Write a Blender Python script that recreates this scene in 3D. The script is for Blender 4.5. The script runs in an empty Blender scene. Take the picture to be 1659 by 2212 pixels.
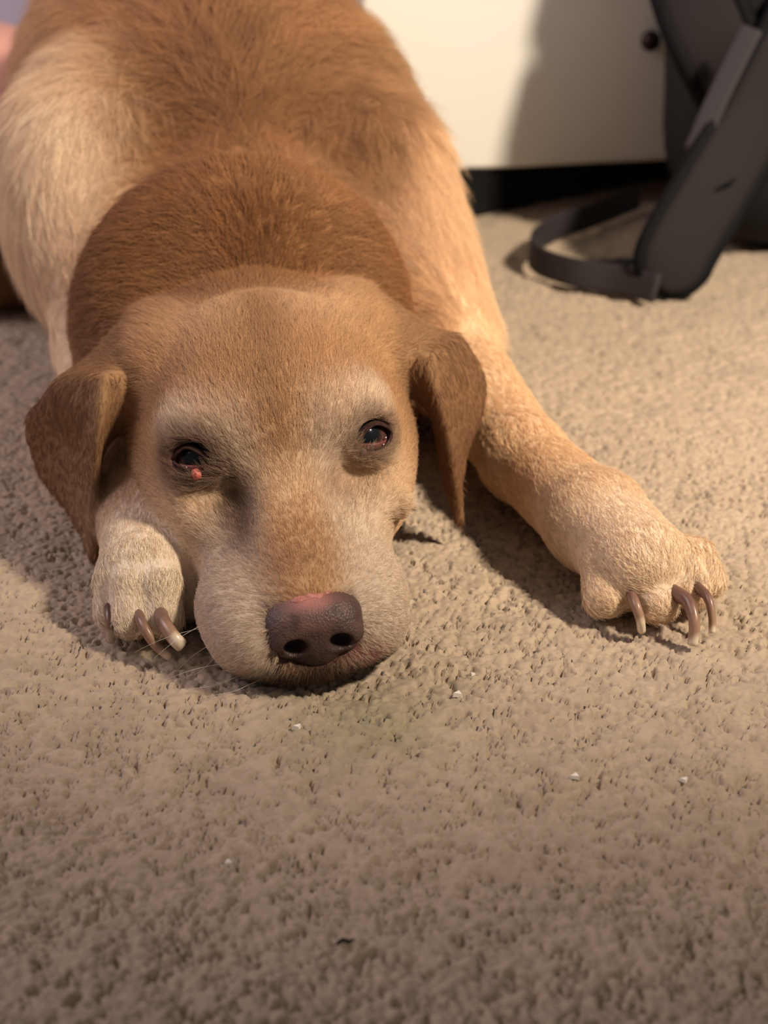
import bpy, bmesh, math, random
import numpy as np
from mathutils import Vector, Matrix

rng = np.random.default_rng(7)
random.seed(7)
SC = bpy.context.scene
COL = SC.collection

# ------------------------------------------------------------------ camera
F_PX, IMG_W, IMG_H = 3400.0, 1659.0, 2212.0
PITCH = math.radians(23.5)          # camera looks down by this much
CAM_H = 0.380
cam = bpy.data.cameras.new('camera')
cam.sensor_fit = 'VERTICAL'
cam.sensor_height = 24.0
cam.lens = 24.0 * F_PX / IMG_H
cam.clip_start = 0.02
cam.dof.use_dof = True
cam.dof.focus_distance = 0.775
cam.dof.aperture_fstop = (cam.lens / 1000.0) / 0.0074
cam_ob = bpy.data.objects.new('camera', cam)
COL.objects.link(cam_ob)
cam_ob.location = (0, 0, CAM_H)
cam_ob.rotation_euler = (math.pi / 2 - PITCH, 0, 0)
SC.camera = cam_ob

# ------------------------------------------------------------------ world, lights, exposure
SC.view_settings.view_transform = 'Standard'
SC.view_settings.look = 'None'
SC.view_settings.gamma = 1.0
SC.view_settings.use_curve_mapping = False
SC.view_settings.exposure = 0.0
W = bpy.data.worlds.new('world'); SC.world = W
W.use_nodes = True
W.node_tree.nodes['Background'].inputs[0].default_value = (0.98, 0.86, 0.80, 1)
W.node_tree.nodes['Background'].inputs[1].default_value = 0.185

def aim(o, target):
    d = Vector(target) - o.location
    o.rotation_euler = d.to_track_quat('-Z', 'Y').to_euler()

# warm lamp on the right; its cone edge imitates a person's foreground shadow
L = bpy.data.lights.new('cone_lamp', 'SPOT')
L.energy = 300; L.color = (1.0, 0.85, 0.665); L.shadow_soft_size = 0.11
L.spot_size = math.radians(44); L.spot_blend = 0.95
LAMP = bpy.data.objects.new('cone_lamp', L); COL.objects.link(LAMP)
LAMP.location = (1.16, 0.14, 1.50); aim(LAMP, (0.02, 1.275, 0.0))
# cool daylight / screen glow from the far left
L = bpy.data.lights.new('window_glow', 'AREA')
L.energy = 20.0; L.color = (0.98, 0.82, 0.88); L.shape = 'RECTANGLE'; L.size = 1.2; L.size_y = 1.0
GLOW = bpy.data.objects.new('window_glow', L); COL.objects.link(GLOW)
GLOW.location = (-1.6, 1.0, 1.2); aim(GLOW, (-0.4, 1.7, 0.1))

# ------------------------------------------------------------------ helpers
def at(px, py, z=None, Y=None):
    """world point seen at a pixel of the photograph, at a known height or distance"""
    a = (px - 829.5) / F_PX; b = (1106.0 - py) / F_PX
    r = np.array([a, math.cos(PITCH) + b * math.sin(PITCH), -math.sin(PITCH) + b * math.cos(PITCH)])
    t = (z - CAM_H) / r[2] if z is not None else Y / r[1]
    return np.array([0, 0, CAM_H]) + t * r

def link(name, me, mat=None, parent=None, smooth=True):
    o = bpy.data.objects.new(name, me); COL.objects.link(o)
    if mat is not None: me.materials.append(mat)
    if parent is not None: o.parent = parent
    if smooth and hasattr(me, 'polygons'):
        me.polygons.foreach_set('use_smooth', np.ones(len(me.polygons), bool))
    return o

def mesh(name, V, Fc):
    me = bpy.data.meshes.new(name)
    me.from_pydata([tuple(map(float, v)) for v in V], [], [tuple(map(int, f)) for f in Fc]); me.update()
    return me

def quick_mesh(name, V, Q):
    """large quad mesh from arrays"""
    me = bpy.data.meshes.new(name)
    V = np.asarray(V, np.float32); Q = np.asarray(Q, np.int32)
    me.vertices.add(len(V)); me.vertices.foreach_set('co', V.ravel())
    me.loops.add(Q.size); me.loops.foreach_set('vertex_index', Q.ravel())
    me.polygons.add(len(Q))
    me.polygons.foreach_set('loop_start', np.arange(0, Q.size, Q.shape[1], dtype=np.int32))
    me.update(calc_edges=True); me.validate()
    return me

def tag(o, label, cat=None, group=None, kind=None):
    o['label'] = label
    if cat: o['category'] = cat
    if group: o['group'] = group
    if kind: o['kind'] = kind
    return o

def empty(name, loc=(0, 0, 0)):
    o = bpy.data.objects.new(name, None); COL.objects.link(o); o.location = loc; o.empty_display_size = .05
    return o

def srgb(r, g, b):
    f = lambda c: (c / 255 / 12.92) if c / 255 <= .04045 else ((c / 255 + .055) / 1.055) ** 2.4
    return (f(r), f(g), f(b))

def material(name, col, rough=.6, spec=.3, noise=None, bump=None, sss=0.0, metal=0.0, coat=0.0):
    m = bpy.data.materials.new(name); m.use_nodes = True
    nt = m.node_tree; b = nt.nodes['Principled BSDF']
    b.inputs['Base Color'].default_value = (*col, 1); b.inputs['Roughness'].default_value = rough
    b.inputs['Specular IOR Level'].default_value = spec; b.inputs['Metallic'].default_value = metal
    b.inputs['Coat Weight'].default_value = coat
    if sss:
        b.inputs['Subsurface Weight'].default_value = sss; b.inputs['Subsurface Scale'].default_value = .004
    tc = nt.nodes.new('ShaderNodeTexCoord')
    if noise:
        col2, scale, lo, hi = noise
        n = nt.nodes.new('ShaderNodeTexNoise'); n.inputs['Scale'].default_value = scale; n.inputs['Detail'].default_value = 5
        nt.links.new(tc.outputs['Object'], n.inputs['Vector'])
        mr = nt.nodes.new('ShaderNodeMapRange'); mr.inputs[1].default_value = lo; mr.inputs[2].default_value = hi
        nt.links.new(n.outputs['Fac'], mr.inputs[0])
        mx = nt.nodes.new('ShaderNodeMix'); mx.data_type = 'RGBA'
        mx.inputs[6].default_value = (*col, 1); mx.inputs[7].default_value = (*col2, 1)
        nt.links.new(mr.outputs[0], mx.inputs[0]); nt.links.new(mx.outputs[2], b.inputs['Base Color'])
    if bump:
        scale, strength, kind = bump
        if kind == 'weave':
            n = nt.nodes.new('ShaderNodeTexChecker'); n.inputs['Scale'].default_value = scale; out = n.outputs['Fac']
        elif kind == 'pebble':
            n = nt.nodes.new('ShaderNodeTexVoronoi'); n.inputs['Scale'].default_value = scale; out = n.outputs['Distance']
        else:
            n = nt.nodes.new('ShaderNodeTexNoise'); n.inputs['Scale'].default_value = scale; out = n.outputs['Fac']
        nt.links.new(tc.outputs['Object'], n.inputs['Vector'])
        bp = nt.nodes.new('ShaderNodeBump'); bp.inputs['Strength'].default_value = strength; bp.inputs['Distance'].default_value = .001
        nt.links.new(out, bp.inputs['Height']); nt.links.new(bp.outputs['Normal'], b.inputs['Normal'])
    return m

def attr_material(name, attr, rough=.8, spec=.1, trans=0.0, sheen=0.0):
    m = bpy.data.materials.new(name); m.use_nodes = True
    nt = m.node_tree; b = nt.nodes['Principled BSDF']
    a = nt.nodes.new('ShaderNodeAttribute'); a.attribute_name = attr
    nt.links.new(a.outputs['Color'], b.inputs['Base Color'])
    b.inputs['Roughness'].default_value = rough; b.inputs['Specular IOR Level'].default_value = spec
    b.inputs['Sheen Weight'].default_value = sheen
    if trans:
        out = nt.nodes['Material Output']; t = nt.nodes.new('ShaderNodeBsdfTranslucent'); mx = nt.nodes.new('ShaderNodeMixShader')
        nt.links.new(a.outputs['Color'], t.inputs['Color']); mx.inputs[0].default_value = trans
        nt.links.new(b.outputs[0], mx.inputs[1]); nt.links.new(t.outputs[0], mx.inputs[2]); nt.links.new(mx.outputs[0], out.inputs['Surface'])
    return m

def tube(pts, radii, seg=10, cap=True, flat=None):
    """a tube along points with a radius at each; flat=(axis, factor) squashes the section"""
    P = [np.asarray(p, float) for p in pts]; n = len(P)
    V, Fc = [], []
    prev = None
    for i in range(n):
        t = P[min(i + 1, n - 1)] - P[max(i - 1, 0)]; t = t / (np.linalg.norm(t) + 1e-12)
        if prev is None:
            a = np.array([0, 0, 1.]) if abs(t[2]) < .9 else np.array([1., 0, 0])
            u = np.cross(t, a)
        else:
            u = prev - t * (prev @ t)
        u /= np.linalg.norm(u); w = np.cross(t, u); prev = u
        for k in range(seg):
            an = 2 * math.pi * k / seg
            d = u * math.cos(an) + w * math.sin(an)
            if flat is not None:
                ax, fct = flat; ax = np.asarray(ax, float); d = d - ax * (d @ ax) * (1 - fct)
            V.append(P[i] + d * radii[i])
    for i in range(n - 1):
        for k in range(seg):
            a, b = i * seg + k, i * seg + (k + 1) % seg
            Fc.append((a, b, b + seg, a + seg))
    if cap:
        Fc.append(tuple(range(seg))[::-1]); Fc.append(tuple(range((n - 1) * seg, n * seg)))
    return V, Fc

def catmull(pts, n):
    P = [np.asarray(p, float) for p in pts]; P = [2 * P[0] - P[1]] + P + [2 * P[-1] - P[-2]]
    out = []
    for i in range(1, len(P) - 2):
        for s in np.linspace(0, 1, n, endpoint=False):
            a, b, c, d = P[i - 1:i + 3]
            out.append(.5 * (2 * b + (c - a) * s + (2 * a - 5 * b + 4 * c - d) * s * s + (3 * b - a - 3 * c + d) * s ** 3))
    out.append(P[-2]); return out

def rounded_box(sx, sy, sz, r, seg=3):
    bm = bmesh.new(); bmesh.ops.create_cube(bm, size=1)
    bmesh.ops.scale(bm, vec=(sx, sy, sz), verts=bm.verts)
    if r: bmesh.ops.bevel(bm, geom=list(bm.edges), offset=r, segments=seg, profile=.5, affect='EDGES')
    return bm

def bm_obj(name, bm, mat, parent=None, loc=None, rot=None, smooth=True):
    me = bpy.data.meshes.new(name); bm.to_mesh(me); bm.free()
    o = link(name, me, mat, parent, smooth)
    if loc is not None: o.location = loc
    if rot is not None: o.rotation_euler = rot
    return o

def vnoise(P, scale, seed=0):
    """smooth value noise in 3-D, 0..1"""
    Q = np.asarray(P) * scale; I = np.floor(Q).astype(np.int64); f = Q - I; f = f * f * (3 - 2 * f)
    def h(ix, iy, iz):
        n = (ix * 73856093) ^ (iy * 19349663) ^ (iz * 83492791) ^ (seed * 2654435761)
        n = (n ^ (n >> 13)) * 1274126177 & 0x7fffffff
        return ((n ^ (n >> 16)) & 0xffff) / 65535.0
    r = 0
    for a in (0, 1):
        for b in (0, 1):
            for c in (0, 1):
                w = (f[:, 0] if a else 1 - f[:, 0]) * (f[:, 1] if b else 1 - f[:, 1]) * (f[:, 2] if c else 1 - f[:, 2])
                r = r + w * h(I[:, 0] + a, I[:, 1] + b, I[:, 2] + c)
    return r

# ------------------------------------------------------------------ floor and carpet
m_floor = material('carpet_base', (.36, .28, .205), .95, .05, noise=((.29, .222, .162), 170, .35, .7), bump=(210, 1.0, 'pebble'))
bm = rounded_box(5.0, 5.0, .02, 0)
floor = bm_obj('floor', bm, m_floor, loc=(0, 1.2, -.0195), smooth=False); floor['kind'] = 'structure'

def carpet_height(x, y):
    P = np.stack([x, y, np.zeros_like(x)], 1)
    wx = x + (vnoise(P, 420, 1) - .5) * .0040 + (vnoise(P, 120, 5) - .5) * .004
    wy = y + (vnoise(P, 420, 2) - .5) * .0040 + (vnoise(P, 120, 6) - .5) * .004
    S = .0039
    cx, cy = np.floor(wx / S).astype(np.int64), np.floor(wy / S).astype(np.int64)
    best = np.full(len(x), -9.0); second = np.full(len(x), -9.0); bid = np.zeros(len(x)); tilt = np.zeros(len(x))
    def h(ix, iy, s):
        n = (ix * 73856093) ^ (iy * 19349663) ^ (s * 83492791)
        n = (n ^ (n >> 13)) * 1274126177 & 0x7fffffff
        return ((n ^ (n >> 16)) & 0xffff) / 65535.0
    for dx in (-1, 0, 1):
        for dy in (-1, 0, 1):
            ix, iy = cx + dx, cy + dy
            px = (ix + .5 + (h(ix, iy, 1) - .5) * .95) * S; py = (iy + .5 + (h(ix, iy, 2) - .5) * .95) * S
            an = h(ix, iy, 3) * math.pi; el = 1.0 + .9 * h(ix, iy, 4)
            ux = (wx - px) * np.cos(an) + (wy - py) * np.sin(an); uy = -(wx - px) * np.sin(an) + (wy - py) * np.cos(an)
            d = h(ix, iy, 5) * .5 - np.sqrt((ux / el) ** 2 + (uy * el ** .4) ** 2) / (S * .55)
            u = d > best
            second = np.where(u, best, np.maximum(second, d)); best = np.where(u, d, best)
            bid = np.where(u, h(ix, iy, 6), bid)
            tilt = np.where(u, (ux * (h(ix, iy, 7) - .5) + uy * (h(ix, iy, 8) - .5)) * .35, tilt)
    gap = best - second
    mask = np.clip((vnoise(P, 190, 14) - .30) * 2.6, .12, 1.15)                      # some neighbours mat together, others part
    z = -.0044 * mask * np.exp(-(gap / .30) ** 2) + tilt + (bid - .5) * .0009
    z = z + np.minimum(best, .2) * .0007
    z = z + (vnoise(P, 1100, 3) - .5) * .0005 + (vnoise(P, 520, 8) - .5) * .0005 + (vnoise(P, 45, 4) - .5) * .0035
    return np.minimum(z - .0022, -.0003), bid

def carpet_patch(x0, x1, y0, y1, s):
    xs = np.arange(x0, x1 + s * .5, s); ys = np.arange(y0, y1 + s * .5, s)
    X, Y = np.meshgrid(xs, ys); x = X.ravel(); y = Y.ravel()
    z, bid = carpet_height(x, y)
    nx, ny = len(xs), len(ys)
    i = (np.arange(ny - 1)[:, None] * nx + np.arange(nx - 1)[None]).ravel()
    return np.stack([x, y, z], 1), np.stack([i, i + 1, i + 1 + nx, i + nx], 1), bid
V1, Q1, b1 = carpet_patch(-.45, .45, .16, 1.026, .0012)
V2, Q2, b2 = carpet_patch(-1.0, 1.0, 1.50, 2.4, .006)
V5, Q5, b5 = carpet_patch(-.50, .50, 1.02, 1.506, .0019)
V6, Q6, b6 = carpet_patch(-1.0, -.494, 1.02, 1.506, .006)
V7, Q7, b7 = carpet_patch(.494, 1.0, 1.02, 1.506, .006)
V3, Q3, b3 = carpet_patch(-1.0, -.444, .0, 1.026, .0045)
V4, Q4, b4 = carpet_patch(.444, 1.0, .0, 1.026, .0045)
V8, Q8, b8 = carpet_patch(-.45, .45, .0, .164, .003)
VV, QQ, BB, off = [], [], [], 0
for v_, q_, b_ in ((V1, Q1, b1), (V2, Q2, b2), (V3, Q3, b3), (V4, Q4, b4), (V5, Q5, b5), (V6, Q6, b6), (V7, Q7, b7), (V8, Q8, b8)):
    VV.append(v_); QQ.append(q_ + off); BB.append(b_); off += len(v_)
V = np.concatenate(VV); Q = np.concatenate(QQ); bid = np.concatenate(BB)
me = quick_mesh('carpet_pile', V, Q)
base = np.array([.405, .315, .232])
c = base[None] * (.88 + .24 * bid[:, None]) * (1 + .10 * (vnoise(V, 30, 9) - .5))[:, None]
stain = np.exp(-(((V[:, 0] + .005) / .035) ** 2 + ((V[:, 1] - .632) / .03) ** 2))       # greenish worn spot in front of the muzzle
c = c * (1 - stain[:, None] * np.array([.26, .20, .30]))
ca = me.color_attributes.new('pile', 'FLOAT_COLOR', 'POINT')
ca.data.foreach_set('color', np.concatenate([c, np.ones((len(c), 1))], 1).astype(np.float32).ravel())
m_carpet = attr_material('beige_carpet', 'pile', .95, .04, sheen=.15)
carpet = link('carpet_pile', me, m_carpet)
tag(carpet, 'beige cut pile carpet with small curly tufts under the dog', 'carpet', kind='stuff')

# ------------------------------------------------------------------ walls
m_wall = material('lavender_wall_paint', srgb(222, 214, 232), .9, .1, bump=(60, .05, 'noise'))
bm = rounded_box(5.0, .05, 2.4, 0)
w = bm_obj('wall_back', bm, m_wall, loc=(0, 2.75, 1.19), smooth=False); w['kind'] = 'structure'

# ================================================================== the dog: an implicit surface
def Rz(a): c, s = math.cos(a), math.sin(a); return np.array([[c, -s, 0], [s, c, 0], [0, 0, 1.]])
def Ry(a): c, s = math.cos(a), math.sin(a); return np.array([[c, 0, s], [0, 1., 0], [-s, 0, c]])
def Rx(a): c, s = math.cos(a), math.sin(a); return np.array([[1., 0, 0], [0, c, -s], [0, s, c]])
HR = Rz(math.radians(9.5)) @ Ry(-math.radians(4.0))
HT = at(690, 1495, z=0)
def hw(p): return HT + HR @ (np.asarray(p, float) / 100.0)            # head cm -> world m
def hl(P): return (np.asarray(P) - HT) @ HR * 100.0                   # world -> head cm
def hloc(px, py, Y):
    """head-frame point (cm) seen at a pixel, at head depth Y"""
    o = HR.T @ (np.array([0, 0, CAM_H]) - HT) * 100; r = HR.T @ (at(px, py, Y=1.0) - np.array([0, 0, CAM_H]))
    return o + r * (Y - o[1]) / r[1]

PR = []
def ell(c, r, k=.01, op='u', rot=None, tg='body'):
    c = np.asarray(c, float); r = np.asarray(r, float)
    PR.append(('e', c, r, np.eye(3) if rot is None else rot, k, op, tg, c, r.max()))
def cone(a, b, ra, rb, k=.01, op='u', tg='body'):
    a = np.asarray(a, float); b = np.asarray(b, float)
    PR.append(('c', a, b, (ra, rb), k, op, tg, (a + b) / 2, np.linalg.norm(a - b) / 2 + max(ra, rb)))
def tri(a, b, c, r, k=.004, op='u', tg='ear'):
    a, b, c = (np.asarray(v, float) for v in (a, b, c)); m = (a + b + c) / 3
    PR.append(('t', a, (b, c), r, k, op, tg, m, max(np.linalg.norm(v - m) for v in (a, b, c)) + r))
def sheet(pts, r, kap, k=.006, op='u', tg='ear'):
    pts = np.asarray(pts, float); m = pts.mean(0)
    PR.append(('p', pts, r, kap, k, op, tg, m, np.linalg.norm(pts - m, axis=1).max() + r))
# head versions, in cm of the head frame
def hell(c, r, k=1.0, op='u', rot=None, tg='head', sym=False):
    for s in ((1, -1) if sym else (1,)):
        R = HR if rot is None else HR @ (rot if s == 1 else np.diag([-1, 1, 1.]) @ rot @ np.diag([-1, 1, 1.]))
        ell(hw((c[0] * s, c[1], c[2])), np.array(r) / 100, k / 100, op, R, tg)
def hcone(a, b, ra, rb, k=1.0, op='u', tg='head', sym=False):
    for s in ((1, -1) if sym else (1,)):
        cone(hw((a[0] * s, a[1], a[2])), hw((b[0] * s, b[1], b[2])), ra / 100, rb / 100, k / 100, op, tg)

def prim_d(p, P):
    ty = p[0]
    if ty == 'e':
        q = (P - p[1]) @ p[3]; a = q / p[2]; k0 = np.sqrt((a * a).sum(1)); b = a / p[2]; k1 = np.sqrt((b * b).sum(1))
        return k0 * (k0 - 1) / np.maximum(k1, 1e-9)
    if ty == 'c':
        a, b, (ra, rb) = p[1], p[2], p[3]
        ba = b - a; pa = P - a; h = np.clip(pa @ ba / (ba @ ba), 0, 1)
        d = pa - h[:, None] * ba
        return np.sqrt((d * d).sum(1)) - (ra + (rb - ra) * h)
    if ty == 'p':
        d2 = (P * P).sum(1)[:, None] + (p[1] * p[1]).sum(1)[None] - 2 * P @ p[1].T
        d = np.sqrt(np.maximum(d2, 0)); m = d.min(1)
        return m - p[3] * np.log(np.exp(-(d - m[:, None]) / p[3]).sum(1)) - p[2]
    a, (b, c), r = p[1], p[2], p[3]
    ba, cb, ac = b - a, c - b, a - c; n = np.cross(ba, ac); pa, pb, pc = P - a, P - b, P - c
    ins = (np.sign(pa @ np.cross(ba, n)) + np.sign(pb @ np.cross(cb, n)) + np.sign(pc @ np.cross(ac, n))) < 2
    def e(e_, q): 
        h = np.clip(q @ e_ / (e_ @ e_), 0, 1); d = e_[None] * h[:, None] - q; return (d * d).sum(1)
    de = np.minimum(np.minimum(e(ba, pa), e(cb, pb)), e(ac, pc)); dn = (pa @ n) ** 2 / (n @ n)
    return np.sqrt(np.where(ins, de, dn)) - r

def sdf(P, centre=None, rad=None):
    d = np.full(len(P), .06)
    for p in PR:
        if centre is not None and np.linalg.norm(centre - p[7]) - p[8] - rad > .035: continue
        e = prim_d(p, P); k = p[4]
        if p[5] == 'u':
            h = np.clip(.5 + .5 * (d - e) / k, 0, 1); d = d * (1 - h) + e * h - k * h * (1 - h)
        else:
            h = np.clip(.5 - .5 * (d + e) / k, 0, 1); d = d * (1 - h) - e * h + k * h * (1 - h)
    return d

def grid_sdf(ax, B=14):
    nx, ny, nz = (len(a) for a in ax)
    D = np.full((nx, ny, nz), .06, np.float32)
    for i in range(0, nx, B):
        for j in range(0, ny, B):
            cs = []
            for k in range(0, nz, B):
                sl = (slice(i, i + B), slice(j, j + B), slice(k, k + B))
                lo = np.array([ax[0][i], ax[1][j], ax[2][k]]); hi = np.array([ax[0][min(i + B, nx) - 1], ax[1][min(j + B, ny) - 1], ax[2][min(k + B, nz) - 1]])
                cs.append((sl, (lo + hi) / 2, np.linalg.norm(hi - lo) / 2))
            dc = sdf(np.array([c[1] for c in cs]))
            for (sl, cc, rr), d0 in zip(cs, dc):
                if d0 > rr * 1.5 + .012: continue
                if d0 < -rr * 2.2 - .012: D[sl] = -.03; continue
                G = np.meshgrid(ax[0][sl[0]], ax[1][sl[1]], ax[2][sl[2]], indexing='ij')
                P = np.stack([g.ravel() for g in G], 1)
                D[sl] = sdf(P, cc, rr).reshape(G[0].shape)
    return D

def surface_nets(D, ax):
    S = D < 0
    nx, ny, nz = D.shape
    cnt = np.zeros((nx - 1, ny - 1, nz - 1), np.int8)
    for a in (0, 1):
        for b in (0, 1):
            for c in (0, 1):
                cnt += S[a:nx - 1 + a, b:ny - 1 + b, c:nz - 1 + c]
    I = np.argwhere((cnt > 0) & (cnt < 8)); n = len(I)
    idx = np.full(cnt.shape, -1, np.int32); idx[I[:, 0], I[:, 1], I[:, 2]] = np.arange(n)
    acc = np.zeros((n, 3)); num = np.zeros(n)
    cor = [(a, b, c) for a in (0, 1) for b in (0, 1) for c in (0, 1)]
    for u in cor:
        for v in cor:
            if sum(v) - sum(u) == 1 and all(v[q] >= u[q] for q in range(3)):
                du = D[I[:, 0] + u[0], I[:, 1] + u[1], I[:, 2] + u[2]]; dv = D[I[:, 0] + v[0], I[:, 1] + v[1], I[:, 2] + v[2]]
                m = (du < 0) != (dv < 0); t = np.where(m, du / np.where(m, du - dv, 1), 0)
                pt = np.array(u)[None] + t[:, None] * (np.array(v) - np.array(u))[None]
                acc[m] += pt[m]; num[m] += 1
    G = I + acc / num[:, None]
    V = np.stack([np.interp(G[:, q], np.arange(len(ax[q])), ax[q]) for q in range(3)], 1)
    Fc = []
    for q in range(3):
        u, v = (q + 1) % 3, (q + 2) % 3
        s0 = [slice(None)] * 3; s1 = [slice(None)] * 3; s0[q] = slice(0, -1); s1[q] = slice(1, None)
        A, Bq = S[tuple(s0)], S[tuple(s1)]
        E = np.argwhere(A != Bq); ok = (E[:, u] > 0) & (E[:, v] > 0) & (E[:, u] < D.shape[u] - 1) & (E[:, v] < D.shape[v] - 1); E = E[ok]
        ins = A[E[:, 0], E[:, 1], E[:, 2]]
        eu = np.zeros(3, int); eu[u] = 1; ev = np.zeros(3, int); ev[v] = 1
        g = lambda o: idx[(E - o)[:, 0], (E - o)[:, 1], (E - o)[:, 2]]
        f = np.stack([g(eu + ev), g(ev), g(0 * eu), g(eu)], 1)
        f[~ins] = f[~ins][:, ::-1]
        Fc.append(f)
    return V, np.concatenate(Fc)

#--DOG-SHAPE--
# ---- skull and muzzle (cm, head frame: x to the photo's right, y back from the nose, z up)
hell((0, 17.0, 8.0), (7.4, 8.0, 6.7), tg='head')                                       # cranium
hell((0, 12.8, 8.6), (5.0, 4.4, 4.3), k=2.4)                                           # forehead
hell((3.4, 11.2, 9.6), (2.5, 2.4, 1.9), k=1.6, sym=True)                               # brow ridges
hcone((0, 2.6, 2.9), (0, 10, 4.4), 2.5, 4.4, k=1.6)                                    # muzzle core
hcone((0, 2.3, 3.9), (0, 9.5, 6.4), 1.25, 1.9, k=1.4)                                  # bridge
hell((2.7, 3.3, 2.3), (2.3, 3.3, 2.35), k=1.2, sym=True)                               # upper lips
hell((3.2, 6.8, 2.4), (2.2, 3.6, 2.6), k=1.6, sym=True)                                # flews
hell((0, 1.9, 1.2), (2.8, 2.2, 1.3), k=1.0)                                            # chin
hcone((3.5, 9.0, 6.0), (5.2, 14.5, 7.0), 1.7, 1.9, k=1.8, sym=True)                    # cheek bone
hell((4.4, 14, 5.5), (2.7, 5.2, 3.9), k=1.8, sym=True)                                 # cheek
hcone((0, 8, 2.2), (0, 20, 3.5), 3.0, 5.0, k=2.0)                                      # jaw, throat
hell((3.6, 6.7, 7.4), (1.4, 2.3, 1.25), k=1.3, op='s', sym=True)                         # hollow below the eye
hell((6.0, 6.9, 3.0), (1.0, .8, 2.6), k=1.2, op='s', sym=True)                          # crease behind the lip
# eye sockets
EYES = []
for s in (1, -1):
    ec = np.array([4.20 * s + .15, 10.2, 8.70]); n = np.array([.36 * s, -.84, .42]); n /= np.linalg.norm(n)
    up = np.array([0, .3, 1.]); up -= n * (up @ n); up /= np.linalg.norm(up); lat = np.cross(up, n) * 1.0
    EYES.append((ec, n, up, lat))
    ell(hw(ec + n * .05), np.array([1.62, 1.62, 1.55]) / 100, .008, 'u', HR, 'head')
ell(hw(hloc(868, 1088, 8.6)), np.array([.5, .5, .5]) / 100, .009, 'u', HR, 'head')     # wart on the cheek
# ---- neck
hell((0, 22, 6.5), (8.4, 5.4, 6.8), k=2.0, tg='neck')
hell((-.2, 29.4, 9.7), (10.5, 5.8, 10.3), k=1.2, tg='neck')                            # thick roll of neck
cone((-.085, .93, .075), (-.105, 1.12, .09), .085, .10, .02, tg='neck')
hell((0, 24.6, 18.0), (12, 1.2, 5.0), k=1.6, op='s')                                     # fold between skull and neck roll
# ---- trunk
ell((-.120, 1.26, .150), (.140, .175, .128), .014)                                       # chest and withers
ell((-.172, 1.44, .165), (.138, .27, .140), .04)                                       # ribs
ell((-.22, 1.70, .14), (.135, .17, .14), .04)                                           # rump
ell((-.07, 1.02, .06), (.10, .10, .065), .02)                                          # brisket
hell((.2, 38.0, 19.0), (15.0, 3.2, 6.5), k=1.6, op='s')                                # crease behind the neck roll
# ---- right hand (photo) foreleg
cone((-.01, 1.14, .15), (.036, 1.06, .065), .055, .040, .045, tg='leg')                   # upper arm
cone((.040, 1.055, .045), (.084, .885, .031), .036, .0245, .02, tg='leg')
cone((.084, .885, .031), (.116, .795, .029), .0245, .026, .012, tg='leg')
# ---- left hand foreleg, reaching under the head
cone((-.215, 1.16, .15), (-.185, 1.05, .07), .05, .036, .045, tg='leg')
ell((-.212, 1.15, .130), (.055, .10, .09), .05, tg='leg')
cone((-.190, 1.04, .05), (-.15, .88, .035), .036, .028, .02, tg='leg')
cone((-.15, .88, .035), (-.128, .79, .030), .030, .028, .012, tg='leg')
# ---- hind leg out to the left
ell((-.35, 1.42, .06), (.10, .15, .075), .03, tg='leg')
cone((-.40, 1.34, .035), (-.50, 1.28, .03), .045, .035, .02, tg='leg')
# ---- paws: palm and toes. each toe: (base px, tip px, heights, radii)
def toe(b, t, zb, zt, rb, rt, k=.0028):
    B, Tp = at(*b, z=zb), at(*t, z=zt); M = (B + Tp) / 2 + np.array([0, 0, .006])
    cone(B, M, rb, (rb + rt) / 2, k, tg='leg'); cone(M, Tp, (rb + rt) / 2, rt, k, tg='leg')
    return Tp
cone((.117, .795, .030), at(1380, 1215, z=.026), .027, .026, .010, tg='leg')
toe((1300, 1180), (1308, 1288), .026, .013, .0135, .0118)
toe((1375, 1190), (1420, 1300), .030, .014, .0125, .0108)
toe((1430, 1190), (1494, 1272), .030, .015, .0122, .0102)
toe((1470, 1200), (1530, 1255), .026, .013, .0112, .0092)
cone((-.128, .79, .030), at(310, 1235, z=.026), .026, .023, .010, tg='leg')
toe((258, 1235), (244, 1318), .024, .012, .0118, .0096)
toe((295, 1225), (284, 1335), .030, .014, .0120, .0104)
toe((338, 1235), (352, 1332), .030, .014, .0120, .0104)
toe((378, 1225), (412, 1295), .024, .012, .0118, .0096)
def groove(a, za, b, zb, r=.0032, k=.004): cone(at(*a, z=za), at(*b, z=zb), r, r * 1.3, k, 's', 'leg')
for a_, b_ in (((1340, 1205), (1352, 1300)), ((1438, 1205), (1462, 1290)), ((1492, 1200), (1516, 1262))): groove(a_, .046, b_, .022)
for a_, b_ in (((264, 1240), (264, 1335)), ((314, 1235), (318, 1345)), ((372, 1235), (384, 1325))): groove(a_, .046, b_, .022)
# ---- ears: a thick folded flap each
def ear(cols, tip):
    """cols: columns of (px, py, head depth) from inner fold to back edge, each top to bottom; tip: common lowest point"""
    C = [catmull([hw(hloc(*p)) for p in c + [tip]], 9) for c in cols]
    pts = []
    for a_, b_ in zip(C[:-1], C[1:]):
        for p, q in zip(a_, b_):
            m = max(1, int(np.linalg.norm(p - q) / .0036))
            pts += [p + (q - p) * t / m for t in range(m)]
    pts += C[-1]
    sheet(pts, .0013, .0011, .005)
ear([[(244, 830, 17.4), (226, 905, 17.2), (212, 1010, 16.9), (208, 1120, 16.6)],
     [(228, 815, 15.4), (217, 900, 14.5), (206, 1010, 14.2), (203, 1120, 14.6)],
     [(175, 820, 18.4), (150, 905, 18.8), (152, 1010, 18.0), (180, 1110, 16.6)],
     [(130, 835, 20.2), (60, 908, 21.0), (86, 1020, 20.0), (150, 1105, 17.6)]], (203, 1205, 15.4))
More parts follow.
